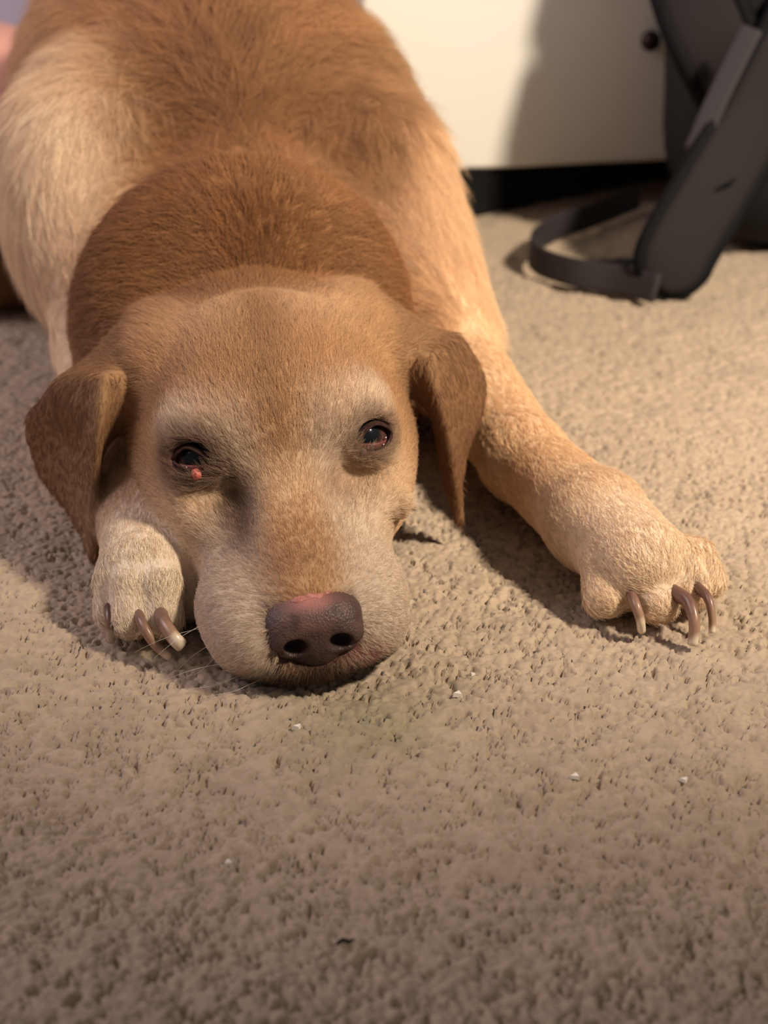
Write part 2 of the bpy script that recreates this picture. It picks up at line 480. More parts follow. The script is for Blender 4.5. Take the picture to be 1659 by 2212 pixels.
ear([[(912, 790, 17.6), (930, 870, 17.0), (950, 960, 16.6), (965, 1050, 16.4)],
     [(925, 775, 15.8), (943, 855, 14.9), (968, 950, 14.6), (982, 1040, 14.8)],
     [(955, 745, 17.6), (1000, 830, 17.2), (1010, 910, 16.8), (994, 1000, 16.2)],
     [(985, 735, 19.0), (1035, 800, 18.8), (1040, 875, 18.2), (1005, 985, 17.0)]], (992, 1125, 15.4))
# base of the ears melts into the skull
hcone((5.6, 17.8, 11.0), (8.9, 18.2, 9.4), 2.4, 1.5, k=1.8, sym=True)
hell((0, .1, 2.9), (1.75, 1.7, 1.35), k=.3, op='s')                                    # seat of the nose leather
hcone((5.4, 20.6, 11.6), (9.7, 19.8, 9.4), 2.3, 1.2, k=2.0, sym=True, tg='head')
# ---- eye openings: almond cut
for ec, n, up, lat in EYES:
    R = HR @ np.stack([lat, n, up], 1)
    ell(hw(ec + n * 1.5), np.array([1.10, 1.25, .80]) / 100, .0025, 's', R, 'head')
#--END-SHAPE--

def axis(parts):
    out = []
    for a, b, s in parts:
        n = max(1, int(round((b - a) / s))); out.append(np.linspace(a, b, n, endpoint=False))
    return np.concatenate(out + [np.array([parts[-1][1]])])
AX = (axis([(-.56, -.26, .005), (-.26, .20, .0021)]),
      axis([(.625, .90, .0019), (.90, 1.15, .003), (1.15, 1.88, .006)]),
      axis([(-.0016, .16, .0020), (.16, .335, .0032)]))
D = grid_sdf(AX)
D[:, :, 0] = np.maximum(D[:, :, 0], .001)
DV, DF = surface_nets(D, AX)
print('dog mesh', DV.shape, DF.shape)

dog = empty('dog', (-.03, .66, 0)); DOGLOC = np.array([-.03, .66, 0])
tag(dog, 'old yellow labrador lying on the carpet with its chin on the floor', 'dog')
DOG_PR = PR

# ------------------------------------------------------------------ coat: tags, colour, flow and length at every vertex
def smooth(a, b, x): t = np.clip((x - a) / (b - a), 0, 1); return t * t * (3 - 2 * t)
def gauss(q, c, r): return np.exp(-(((q - np.asarray(c)) / np.asarray(r)) ** 2).sum(1))
def lerp(a, b, t): return a * (1 - t[:, None]) + b * t[:, None]
RUST = np.array([.40, .205, .098]); GOLD = np.array([.60, .36, .185]); CREAM = np.array([.78, .57, .37]); PALE = np.array([.88, .75, .60])
DARK = np.array([.20, .095, .050]); TAN = np.array([.50, .29, .155]); MUZ = np.array([.69, .565, .445]); STAIN_SHADE = np.array([.15, .085, .055])

tags = ['head', 'ear', 'neck', 'body', 'leg']
TD = np.full((len(DV), 5), .2)
for p in DOG_PR:
    if p[5] == 'u':
        c_ = tags.index(p[6]); near = np.linalg.norm(DV - p[7], axis=1) < p[8] + .02
        if near.any(): TD[near, c_] = np.minimum(TD[near, c_], prim_d(p, DV[near]))
TD[:, 1] -= .002
TW = np.exp(-(TD - TD.min(1, keepdims=True)) / (.006 + .008 * smooth(.84, .87, DV[:, 1]) * smooth(.07, .10, DV[:, 2]) + .010 * smooth(1.0, 1.1, DV[:, 1]))[:, None]); TW /= TW.sum(1, keepdims=True)
q = hl(DV); ax_ = np.abs(q[:, 0]); qs = np.stack([ax_, q[:, 1], q[:, 2]], 1)
nz = lambda sc, sd: vnoise(DV, sc, sd)

# head colours
ch = np.tile(GOLD, (len(DV), 1))
ch = lerp(ch, TAN, smooth(16.5, 20, q[:, 1]) * .8)
ch = lerp(ch, RUST * .85, smooth(19, 23, q[:, 1]) * .9)
ch = lerp(ch, CREAM, gauss(qs, (2.6, 16.5, 14), (2.6, 3.6, 4)) * .55)
ch = lerp(ch, TAN * .9, gauss(qs, (0, 14.0, 13), (1.3, 4.6, 4)) * .85)
ch = lerp(ch, PALE, gauss(qs, (4.0, 10.5, 10.7), (2.4, 1.5, 1.1)) * 1.0)
ch = lerp(ch, MUZ, gauss(qs, (1.9, 9.2, 8.8), (1.2, 2.2, 2)) * .7)
ch = lerp(ch, MUZ, smooth(10.5, 7.0, q[:, 1]) * smooth(.6, 2.4, ax_) * .95)
ch = lerp(ch, CREAM, gauss(qs, (5.2, 9.5, 6.0), (2.2, 2.6, 2.2)) * .9)
ch = lerp(ch, CREAM * .95, gauss(qs, (0, 7.6, 7.6), (2.2, 2.4, 2)) * .8)
ch = lerp(ch, TAN * .62, gauss(q, (-.2, 10.6, 9.8), (.75, 1.9, 2.5)) * .75)
ch = lerp(ch, TAN, gauss(qs, (.2, 3.9, 5.2), (2.0, 2.0, 2.2)) * .95)
ch = lerp(ch, TAN * .8, gauss(qs, (0, 2.6, 4.6), (1.7, 1.2, 1.5)) * .6)
ch = lerp(ch, TAN * .85, smooth(6.2, 7.6, ax_) * smooth(9, 12, q[:, 1]) * .75)
ch = lerp(ch, STAIN_SHADE * 1.4, gauss(q, (-2.4, 8.2, 7.0), (1.1, 1.9, 1.6)) * .8)
ch = lerp(ch, STAIN_SHADE * 1.5, gauss(q, (-3.0, 9.6, 9.5), (.8, .8, .8)) * .7)
ch = lerp(ch, STAIN_SHADE * 1.6, gauss(q, (-3.3, 6.9, 6.0), (1.2, 2.0, 1.7)) * .5)  # tear stain, widened to paint in shade beside the bridge
ch = lerp(ch, STAIN_SHADE * 1.1, gauss(q, (-2.55, 6.4, 6.4), (.75, 1.9, 1.3)) * .8)  # tear streak, partly the muzzle side's shade put into the coat colour
ch = lerp(ch, STAIN_SHADE * 2.2, gauss(q, (2.5, 8.0, 7.2), (1.0, 1.2, 1.2)) * .55)
ch = lerp(ch, STAIN_SHADE * .13, smooth(2.6, 1.3, q[:, 2] + .22 * ax_) * smooth(5, 2.5, q[:, 1]) * .92)  # dark lip hair, with the shade under the nose painted in
for (ec, n, up, lat), amt, rr_ in zip(EYES, (.70, .95), (1.48, 1.75)):
    ch = lerp(ch, STAIN_SHADE, np.exp(-(np.linalg.norm((q - (ec + n * 1.2 - up * .15)) * np.array([.85, 1, 1.0]), axis=1) / rr_) ** 4) * amt)
# the neck, trunk and legs
cn = lerp(np.tile(RUST * np.array([.84, .76, .66]), (len(DV), 1)), GOLD * .75, nz(25, 3) * .25)
spine = np.exp(-((DV[:, 0] + .06 + .2 * (DV[:, 1] - .95)) / .095) ** 2)
cb = lerp(np.tile(GOLD * .92, (len(DV), 1)), RUST * 1.12, np.clip(spine * 1.1, 0, 1))
cb = lerp(cb, CREAM, smooth(.08, .17, np.abs(DV[:, 0] + .10 + .15 * (DV[:, 1] - 1.1))) * (.35 + .6 * nz(30, 11)))
cb = lerp(cb, RUST * .72, gauss(DV, (-.10, 1.10, .24), (.085, .085, .09)) * .8)  # darker saddle coat, the crease's shade painted in with it
cl_ = lerp(np.tile(np.array([.93, .66, .42]), (len(DV), 1)), GOLD, nz(35, 5) * .12)
cl_ = lerp(cl_, PALE, np.where(DV[:, 0] < 0, smooth(.80, .75, DV[:, 1]) * .95, smooth(.86, .76, DV[:, 1]) * .55))
cl_ = lerp(cl_, PALE, smooth(-.14, -.2, DV[:, 0]) * .6)
cl_ = lerp(cl_, RUST * .9, smooth(-.25, -.29, DV[:, 0]) * smooth(1.2, 1.26, DV[:, 1]))
arm = smooth(1.03, 1.09, DV[:, 1]) * smooth(.035, .0, DV[:, 0]) * smooth(-.20, -.14, DV[:, 0])
cl_ = lerp(cl_, cb, arm)
ce = lerp(np.tile(RUST * .62, (len(DV), 1)), GOLD * .8, gauss(qs, (7.8, 15.0, 11), (1.6, 2.0, 1.6)) * .8)
st_ = vnoise(DV * np.array([1, .28, .5]), 75, 51); st2 = vnoise(DV * np.array([1, .25, .45]), 160, 52)
cb = cb * (.72 + .42 * st_ + .22 * st2)[:, None]; cn = cn * (.86 + .2 * st_ + .12 * st2)[:, None]
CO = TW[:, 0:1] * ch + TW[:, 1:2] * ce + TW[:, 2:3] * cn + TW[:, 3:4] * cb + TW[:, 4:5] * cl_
# growth direction
def unit(v): return v / (np.linalg.norm(v, axis=1, keepdims=True) + 1e-9)
fh = unit(q - np.array([0, -.5, 4.2])) ; fh[:, 0] += np.sign(q[:, 0]) * smooth(10, 16, q[:, 1]) * smooth(1, 5, ax_) * .5
fh[:, 2] -= smooth(5, 8, ax_) * .35
fh = unit(fh) @ HR.T
sx = np.clip((DV[:, 0] + .10) / .12, -1, 1)
fb = unit(np.stack([sx * .45, np.full(len(DV), .55), -.25 - .5 * np.abs(sx)], 1))
fn = unit(np.stack([np.clip((DV[:, 0] + .068) / .08, -1, 1) * .8, np.full(len(DV), .75), .25 - .7 * np.clip(np.abs(DV[:, 0] + .068) / .08, 0, 1)], 1))
fl = np.where((DV[:, 0] > -.02)[:, None], np.array([[.33, -.92, -.12]]), np.array([[.25, -.93, -.20]]))
up_arm = smooth(1.0, 1.1, DV[:, 1])[:, None]
fl = unit(fl * (1 - up_arm) + np.array([[-.1, -.1, -1.0]]) * up_arm)
fe = np.tile(np.array([[0, -.15, -1.0]]), (len(DV), 1))
FL = TW[:, 0:1] * fh + TW[:, 1:2] * fe + TW[:, 2:3] * fn + TW[:, 3:4] * fb + TW[:, 4:5] * fl
# hair length (m), lift, density (per cm2), radius
lh = .0045 + .0075 * smooth(5, 16, q[:, 1])
LEN = TW @ np.array([0, .0042, .0105, .024, .0072]) + TW[:, 0] * lh
LEN += TW[:, 4] * (.014 * smooth(1.0, 1.1, DV[:, 1]) - .0022 * smooth(.80, .76, DV[:, 1]))
LEN *= 1 - .45 * gauss(DV, (-.10, 1.04, .17), (.2, .05, .1))
LIFT = TW @ np.array([.22, .12, .26, .40, .16])
DEN = TW @ np.array([290., 140., 120., 34., 95.])
DEN += TW[:, 4] * 130 * smooth(.88, .80, DV[:, 1])
DEN *= np.where(DV[:, 2] < .004, .15, 1.0) * np.where(DV[:, 1] > 1.5, .5, 1.0)
RAD = TW @ np.array([.000085, .00010, .00013, .00021, .00014])
KEEP = np.ones(len(DV))
for ec, n, up, lat in EYES:
    v = q - ec; f = (v @ n > .2) & (((v @ lat) / 1.20) ** 2 + ((v @ up + .10) / .82) ** 2 < 1)
    KEEP[f] = 0
KEEP[(np.abs(q[:, 0] - .12) < 1.9) & (q[:, 1] < 1.0) & (q[:, 2] > 1.9) & (q[:, 2] < 4.4)] = 0
KEEP *= 1 - .8 * gauss(q, (.1, 1.5, 4.9), (.7, .6, .8))
KEEP *= 1 - .93 * gauss(q, (2.7, .8, 1.5), (1.0, 1.4, .9))                # bald sore on the lip
DEN = DEN * KEEP

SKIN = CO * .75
SKIN = lerp(SKIN, np.array([.07, .035, .03]), smooth(2.6, 2.0, ax_) * smooth(2.4, 1.6, q[:, 1]) * smooth(4.9, 4.2, q[:, 2]))
SKIN = lerp(SKIN, np.array([.36, .15, .13]), np.clip(1.4 * gauss(q, (2.7, .8, 1.5), (1.0, 1.5, .8)), 0, 1))
for ec, n, up, lat in EYES:
    SKIN = lerp(SKIN, np.array([.10, .045, .038]), np.exp(-(np.linalg.norm(q - (ec + n * 1.2), axis=1) / 1.5) ** 6))
me = quick_mesh('body', DV - DOGLOC, DF)
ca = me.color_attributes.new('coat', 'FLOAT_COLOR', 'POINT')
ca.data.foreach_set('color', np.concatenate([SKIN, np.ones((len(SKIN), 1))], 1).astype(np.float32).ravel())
m_skin = attr_material('dog_skin_and_undercoat', 'coat', .75, .15)
body = link('body', me, m_skin, dog)

# ------------------------------------------------------------------ fur strands
NV = np.zeros((len(DV), 3)); me.vertices.foreach_get  # normals from the mesh
tmp = np.zeros(len(DV) * 3, np.float32); me.vertices.foreach_get('normal', tmp); NV = tmp.reshape(-1, 3).astype(float)
TR = np.concatenate([DF[:, [0, 1, 2]], DF[:, [0, 2, 3]]])
A, B_, C_ = DV[TR[:, 0]], DV[TR[:, 1]], DV[TR[:, 2]]
area = np.linalg.norm(np.cross(B_ - A, C_ - A), axis=1) / 2
NPT = 5
def grow(amount, child, spread, seed, wscale=1.0, lscale=1.0, clump=.6, where=1.0, lift=1.0):
    """hairs in little tufts: 'child' strands around each seed whose tips draw together"""
    r = np.random.default_rng(seed)
    w = area * (DEN * where)[TR].mean(1) * 1e4 * amount / child
    n = r.poisson(w); ti = np.repeat(np.arange(len(TR)), n)
    u, v = r.random(len(ti)), r.random(len(ti)); fl_ = u + v > 1; u[fl_], v[fl_] = 1 - u[fl_], 1 - v[fl_]
    bw = np.stack([1 - u - v, u, v], 1)[:, :, None]
    g = lambda X: (X[TR[ti]] * bw).sum(1)
    sc_ = lambda X: (X[TR[ti]] * bw[:, :, 0]).sum(1)
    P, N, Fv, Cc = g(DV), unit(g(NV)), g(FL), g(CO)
    Ln, Lf, Rd = sc_(LEN), sc_(LIFT) * lift, sc_(RAD)
    m = len(P)
    jit = r.normal(0, 1, (m, 3)) * .16
    T = Fv + jit; T = unit(T - N * (T * N).sum(1, keepdims=True)); Bn = np.cross(N, T)
    cl = (.75 + .5 * r.random(m)) * Ln * lscale; cb_ = .86 + .28 * r.random(m)
    # children
    k = child; rep = lambda X: np.repeat(X, k, 0)
    P, N, T, Bn, Cc = rep(P), rep(N), rep(T), rep(Bn), rep(Cc); Ln, Lf, Rd = rep(cl), rep(Lf), rep(Rd); cb_ = rep(cb_)
    m = len(P)
    o1 = r.normal(0, 1, m) * spread * (Ln / .012) ** .5; o2 = r.normal(0, 1, m) * spread * (Ln / .012) ** .5
    root = P + T * o1[:, None] + Bn * o2[:, None]
    Ln = Ln * (.75 + .4 * r.random(m)); Lf = Lf * (.6 + .8 * r.random(m))
    wob = r.normal(0, .10, m)
    pts = np.zeros((m, NPT, 3), np.float32)
    for j, s_ in enumerate(np.linspace(0, 1, NPT)):
        side = -o2 * clump * s_ ** 1.3 + wob * Ln * s_ ** 1.6
        along = Ln * s_
        h = Ln * (Lf * 1.6 * s_ - Lf * 1.15 * s_ ** 2) - .0006 * (1 - s_)
        pts[:, j] = root + T * along[:, None] + Bn * side[:, None] + N * h[:, None]
    pts[:, :, 2] = np.maximum(pts[:, :, 2], .0006)
    col = Cc * (cb_ * (.80 + .40 * r.random(m)))[:, None]
    return pts, col, Rd * wscale
def hair_object(name, sets, mat, parent, origin):
    pts = np.concatenate([a for a, b, c in sets]); col = np.concatenate([b for a, b, c in sets]); rad = np.concatenate([c for a, b, c in sets])
    m = len(pts)
    hc = bpy.data.hair_curves.new(name); hc.add_curves([pts.shape[1]] * m)
    hc.attributes['position'].data.foreach_set('vector', (pts - origin[None, None].astype(np.float32)).astype(np.float32).ravel())
    taper = np.linspace(1, .25, pts.shape[1])
    ra = hc.attributes.get('radius') or hc.attributes.new('radius', 'FLOAT', 'POINT')
    ra.data.foreach_set('value', (rad[:, None] * taper[None]).astype(np.float32).ravel())
    at_ = hc.attributes.new('haircol', 'FLOAT_COLOR', 'CURVE')
    at_.data.foreach_set('color', np.concatenate([np.clip(col, 0, .95), np.ones((m, 1))], 1).astype(np.float32).ravel())
    o = bpy.data.objects.new(name, hc); COL.objects.link(o); hc.materials.append(mat); o.parent = parent
    print(name, m, 'strands'); return o
m_fur = attr_material('golden_fur', 'haircol', .55, .25, trans=.22)
shag = np.clip(TW[:, 3] + .08 * TW[:, 2] + TW[:, 4] * smooth(1.02, 1.10, DV[:, 1]), 0, 1)   # where the coat hangs in tufts
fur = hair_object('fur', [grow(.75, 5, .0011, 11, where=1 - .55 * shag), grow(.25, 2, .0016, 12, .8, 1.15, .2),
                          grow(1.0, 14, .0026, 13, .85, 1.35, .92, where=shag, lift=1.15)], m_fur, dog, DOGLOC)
fur['kind'] = 'stuff'

# ------------------------------------------------------------------ nose leather
def implicit_part(name, build, lo, hi, step, mat, colour=None, shift=(0, 0, 0), grow_by=(1, 1, 1), parent=None):
    """a small implicit surface of its own, in head cm"""
    global PR
    PR = []; build()
    ax = tuple(np.arange(lo[i], hi[i] + step, step) for i in range(3))
    G = np.meshgrid(*ax, indexing='ij'); P = np.stack([g.ravel() for g in G], 1)
    V, Fq = surface_nets(sdf_cm(P).reshape(G[0].shape), ax)
    W_ = HT + ((V * np.array(grow_by) + np.array(shift)) @ HR.T) / 100.0
    me = quick_mesh(name, W_ - DOGLOC, Fq)
    if colour is not None:
        c = colour(V); ca = me.color_attributes.new('tint', 'FLOAT_COLOR', 'POINT')
        ca.data.foreach_set('color', np.concatenate([c, np.ones((len(c), 1))], 1).astype(np.float32).ravel())
    PR = DOG_PR
    return link(name, me, mat, parent or dog)
def sdf_cm(P):
    d = np.full(len(P), 6.0)
    for p in PR:
        e = prim_d(p, P); k = p[4]
        if p[5] == 'u':
            h = np.clip(.5 + .5 * (d - e) / k, 0, 1); d = d * (1 - h) + e * h - k * h * (1 - h)
        else:
            h = np.clip(.5 - .5 * (d + e) / k, 0, 1); d = d * (1 - h) - e * h + k * h * (1 - h)
    return d
def nose_shape():
    ell((0, 1.05, 3.55), (2.18, 1.55, 1.12), .3)
    for s_ in (1, -1):
        ell((1.12 * s_, .55, 2.75), (1.08, 1.05, .98), .5)
    ell((0, .5, 2.45), (.95, 1.0, 1.25), .45)
    ell((0, .9, 1.7), (1.35, .9, .8), .5)
    for s_ in (1, -1):
        ell((1.02 * s_, -.55, 2.62), (.54, 1.05, .44), .22, 's', Ry(.25 * s_))
        cone((1.25 * s_, -.55, 2.40), (2.25 * s_, .35, 2.15), .16, .10, .2, 's')
    cone((0, -.62, 2.7), (0, -.42, 1.0), .06, .07, .14, 's')
def nose_colour(V):
    c = np.tile(np.array([.092, .052, .046]), (len(V), 1))
    n = vnoise(V, 2.2, 21); n2 = vnoise(V, 7.0, 22)
    c = c * (.75 + .5 * n[:, None]) * (.85 + .3 * n2[:, None])
    c = c * (.62 + .38 * smooth(2.0, 3.6, V[:, 2]))[:, None]
    c = lerp(c, np.array([.40, .17, .145]), np.exp(-((V[:, 0] + .1) / .95) ** 2) * smooth(4.15, 4.6, V[:, 2] + .15 * n) * .9)
    c = lerp(c, np.array([.30, .16, .13]), np.exp(-(((V[:, 0] + .5) / .9) ** 2 + ((V[:, 2] - 3.9) / .5) ** 2)) * .5 * n)
    for s_ in (1, -1):
        c = lerp(c, np.array([.022, .012, .011]), np.exp(-(((V[:, 0] - 1.05 * s_) / .42) ** 4 + ((V[:, 1] - .55) / .7) ** 4 + ((V[:, 2] - 2.6) / .42) ** 4)))
    return c
def tint_material(name, attr, rough, spec, bump=None, coat=0.0, sss=0.0):
    m = attr_material(name, attr, rough, spec); nt = m.node_tree; b = nt.nodes['Principled BSDF']
    b.inputs['Coat Weight'].default_value = coat; b.inputs['Coat Roughness'].default_value = .25
    if sss: b.inputs['Subsurface Weight'].default_value = sss; b.inputs['Subsurface Scale'].default_value = .003
    if bump:
        tc = nt.nodes.new('ShaderNodeTexCoord'); v = nt.nodes.new('ShaderNodeTexVoronoi'); v.inputs['Scale'].default_value = bump[0]
        bp = nt.nodes.new('ShaderNodeBump'); bp.inputs['Strength'].default_value = bump[1]; bp.inputs['Distance'].default_value = .0006
        nt.links.new(tc.outputs['Object'], v.inputs['Vector']); nt.links.new(v.outputs['Distance'], bp.inputs['Height']); nt.links.new(bp.outputs['Normal'], b.inputs['Normal'])
    return m
m_nose = tint_material('nose_leather', 'tint', .48, .35, (900, .55))
nose = implicit_part('nose', nose_shape, (-2.6, -1.2, .6), (2.6, 2.9, 5.0), .065, m_nose, nose_colour, shift=(.14, 0, .06), grow_by=(1.08, 1.0, 1.02))
nose['label'] = 'mottled brown nose with a pink sore on top'
# crusty pink sore at the top of the nose
def sore_shape():
    r = np.random.default_rng(5)
    for i in range(30):
        x = r.normal(-.05, .55); y = 1.15 + r.normal(0, .36)
        ell((x, y, 4.66 - .10 * x * x + .15 * (y - 1.05)), (.17 + .14 * r.random(), .15 + .12 * r.random(), .12), .12)
m_sore = material('raw_pink_skin', (.50, .21, .18), .5, .4, noise=((.36, .13, .11), 400, .4, .65), bump=(900, .5, 'noise'))
sore = implicit_part('nose_sore', sore_shape, (-2.0, 0, 4.0), (2.0, 2.6, 5.3), .05, m_sore, shift=(.12, 0, .12))

# ------------------------------------------------------------------ eyes
m_eye = tint_material('wet_eyeball', 'tint', .10, .22, coat=.08)
m_lid = material('dark_eyelid_skin', (.034, .017, .015), .85, .06, noise=((.060, .032, .026), 500, .4, .7))
m_haw = material('red_inner_eyelid', (.105, .026, .024), .4, .2, noise=((.16, .05, .045), 350, .4, .65), coat=.1)
m_growth = material('pink_growth_skin', (.50, .10, .08), .35, .4, noise=((.62, .20, .15), 700, .45, .6), bump=(1500, .4, 'noise'))
m_tear = material('tear_film', (.9, .8, .75), .05, .6, coat=1.0)
CAMQ = hl(np.array([[0, 0, CAM_H]]))[0]
OPEN = [  # opening outline in (lateral, up) cm, right-hand eye then left-hand eye
    [(-1.0, -.42), (-.62, .12), (-.12, .42), (.38, .40), (1.02, .0), (.82, -.42), (.36, -.72), (-.28, -.76), (-.72, -.64)],
    [(-1.18, -.10), (-.72, .26), (-.18, .46), (.40, .18), (.92, -.30), (1.36, -.80), (.80, -.78), (.12, -.72), (-.60, -.48)]]
for e_i, (ec, n, up, lat) in enumerate(EYES):
    rad = 1.34
    # eyeball, tinted by the angle from the gaze
    gaze = (CAMQ - ec); gaze /= np.linalg.norm(gaze)
    gaze = gaze * .75 + n * .25 + up * (.16 if e_i == 0 else .10) + lat * (-.06 if e_i == 0 else .02); gaze /= np.linalg.norm(gaze)
    bm = bmesh.new(); bmesh.ops.create_uvsphere(bm, u_segments=48, v_segments=32, radius=1.0)
    V = np.array([v.co[:] for v in bm.verts]); an = np.arccos(np.clip(V @ gaze, -1, 1))
    bulge = 1 + .06 * np.exp(-(an / .50) ** 4)
    for v, b in zip(bm.verts, bulge): v.co = v.co * b
    me = bpy.data.meshes.new('eye'); bm.to_mesh(me); bm.free()
    co = np.array([v.co[:] for v in me.vertices])
    me.vertices.foreach_set('co', (hw(np.zeros(3)) + (ec + co * rad) / 100 @ HR.T - DOGLOC).astype(np.float32).ravel()); me.update()
    c = np.tile(np.array([.055, .026, .022]), (len(co), 1)); nn = vnoise(co * 5, 1.7, 31)
    c = lerp(c, np.array([.085, .038, .032]), nn)
    c = lerp(c, np.array([.020, .012, .009]), smooth(.80, .70, an))
    c = lerp(c, np.array([.006, .008, .011]), smooth(.70, .58, an))
    ca = me.color_attributes.new('tint', 'FLOAT_COLOR', 'POINT'); ca.data.foreach_set('color', np.concatenate([c, np.ones((len(c), 1))], 1).astype(np.float32).ravel())
    eye = link('eye', me, m_eye, dog)
    # lid rim following the opening, lying on the lids
    def on_lid(a, b, r): 
        h = math.sqrt(max(.05, r * r - a * a - b * b)); return hw(ec + lat * a + up * b + n * h) - DOGLOC
    ring = OPEN[e_i] + [OPEN[e_i][0]]
    ring2 = catmull([(a, b, 0) for a, b in ring], 6)
    pts = [on_lid(p[0], p[1], 1.60) for p in ring2]
    Vt, Ft = tube(pts, [.0008] * len(pts), 8, cap=False)
    lid = link('eyelid_rim', mesh('eyelid_rim', Vt, Ft), m_lid, eye)
    # skin between the rim and the fur: a soft dark ring
    Vs, Fs = [], []
    prof = [(1.0, 1.40), (1.0, 1.58), (1.12, 1.63), (1.30, 1.60), (1.48, 1.50)]
    for f_, r_ in prof:
        for p in ring2[:-1]: Vs.append(on_lid(p[0] * f_, p[1] * f_, r_ if f_ < 1.4 else max(r_, math.hypot(p[0] * f_, p[1] * f_) + .12)))
    m_ = len(ring2) - 1
    for i in range(len(prof) - 1):
        for j in range(m_): Fs.append((i * m_ + j, i * m_ + (j + 1) % m_, (i + 1) * m_ + (j + 1) % m_, (i + 1) * m_ + j))
    link('eyelid', mesh('eyelid', Vs, Fs), m_lid, eye)
    # red third eyelid lying over the lower part of the ball
    Vh, Fh = [], []; na, nb = 17, 6
    for i in range(na):
        a = -1.0 + 2.0 * i / (na - 1)
        top = (-.44 + .18 * a * a) if e_i == 0 else (-.42 + .20 * a * a - .10 * a)
        for j in range(nb):
            b = top + (-1.05 - top) * j / (nb - 1)
            Vh.append(on_lid(a * (1.02 if e_i == 0 else 1.15), b, 1.40 + (.035 if 0 < j else -.02)))
    for i in range(na - 1):
        for j in range(nb - 1): k_ = i * nb + j; Fh.append((k_, k_ + 1, k_ + nb + 1, k_ + nb))
    hw_o = link('inner_eyelid', mesh('inner_eyelid', Vh, Fh), m_haw, eye)
    hw_o.modifiers.new('thickness', 'SOLIDIFY').thickness = .0006
    # wet highlights collect in beads along the lower lid
    for a, b, r_ in ([(.60, -.28, .045), (.42, -.62, .05)] if e_i == 0 else [(-.3, -.5, .03)]):
        bm = bmesh.new(); bmesh.ops.create_icosphere(bm, subdivisions=2, radius=r_ / 100)
        bm_obj('tear_bead', bm, m_tear, eye, loc=on_lid(a, b, 1.50))
    if e_i == 1:
        bm = bmesh.new(); bmesh.ops.create_icosphere(bm, subdivisions=4, radius=.0027)
        for v in bm.verts:
            v.co *= 1 + .10 * math.sin(v.co.x * 2400) * math.sin(v.co.y * 2100 + 1) ; v.co.z *= 1.1
        g_ = bm_obj('eyelid_growth', bm, m_growth, eye, loc=on_lid(.22, -.90, 1.70)); g_['label'] = 'small red growth on the lower eyelid'

# ------------------------------------------------------------------ claws
def claw_colour(V, base, tip):
    t = np.clip((V - base) @ (tip - base) / ((tip - base) @ (tip - base)), 0, 1)
    n = vnoise(V, 900, 41)
    c = lerp(np.tile(np.array([.15, .075, .058]), (len(V), 1)), np.array([.33, .20, .13]), smooth(.25, .95, t + .2 * (n - .5)))
    return lerp(c, np.array([.72, .60, .46]), smooth(.90, 1.0, t))
m_claw = tint_material('horn_claw', 'tint', .32, .5)
def claw(pts, r0, r1, squash=.62, dark=1.0):
    P = [at(x, y, z=z + .0018) for x, y, z in pts]; C3 = catmull(P, 6)
    n = len(C3); rr = [r0 + (r1 - r0) * (i / (n - 1)) ** .8 for i in range(n)]
    d = C3[-1] - C3[0]; side = np.cross(d, np.array([0, 0, 1.])); side /= np.linalg.norm(side)
    Vt, Ft = tube(C3, rr, 12, flat=(side, squash)); Vt = np.array(Vt)
    me = mesh('claw', Vt - DOGLOC, Ft); c = claw_colour(Vt, C3[0], C3[-1]) * dark
    ca = me.color_attributes.new('tint', 'FLOAT_COLOR', 'POINT'); ca.data.foreach_set('color', np.concatenate([c, np.ones((len(c), 1))], 1).astype(np.float32).ravel())
    return link('claw', me, m_claw, dog)
claw([(1352, 1262, .017), (1370, 1300, .0165), (1382, 1335, .010), (1386, 1362, .002)], .0038, .0028, .75)
claw([(1455, 1280, .018), (1486, 1300, .019), (1500, 1345, .012), (1496, 1393, .001)], .0046, .0033, .75)
claw([(1505, 1268, .017), (1528, 1290, .018), (1538, 1330, .011), (1538, 1368, .003)], .0033, .0023, .75)
claw([(236, 1300, .014), (236, 1325, .014), (238, 1355, .009), (240, 1382, .001)], .0038, .0030, .75, .6)
claw([(292, 1310, .016), (308, 1350, .016), (334, 1392, .008), (366, 1420, .001)], .0040, .0024, .75)
claw([(346, 1325, .016), (356, 1350, .017), (376, 1378, .014), (392, 1394, .010)], .0050, .0042, .75)

# ------------------------------------------------------------------ whiskers
def whiskers():
    r = np.random.default_rng(9); P = []
    spots = [(-4.6, 3.2, 3.0), (-4.7, 3.6, 2.4), (-4.4, 2.8, 2.0), (-4.3, 3.0, 1.4), (-3.6, 1.8, 1.2), (-3.2, 1.4, .9), (4.6, 3.4, 2.6), (4.5, 3.0, 1.8), (-2.4, .8, .8)]
    for sx_, sy_, sz_ in spots:
        a = hw((sx_ * .95, sy_, sz_)); d = np.array([np.sign(sx_) * .9, -.35 + r.normal(0, .2), -.12 + r.normal(0, .12)]); d /= np.linalg.norm(d)
        ln = .022 + .02 * r.random()
        P.append([a + d * ln * t + np.array([0, 0, -.010]) * t * t for t in np.linspace(0, 1, 5)])
    P = np.array(P, np.float32); P[:, :, 2] = np.maximum(P[:, :, 2], .002)
    return P
wp = whiskers()
wh = hair_object('whiskers', [(wp, np.tile(np.array([.85, .78, .68]), (len(wp), 1)), np.full(len(wp), .00011))], m_fur, dog, DOGLOC)
wh['kind'] = 'stuff'

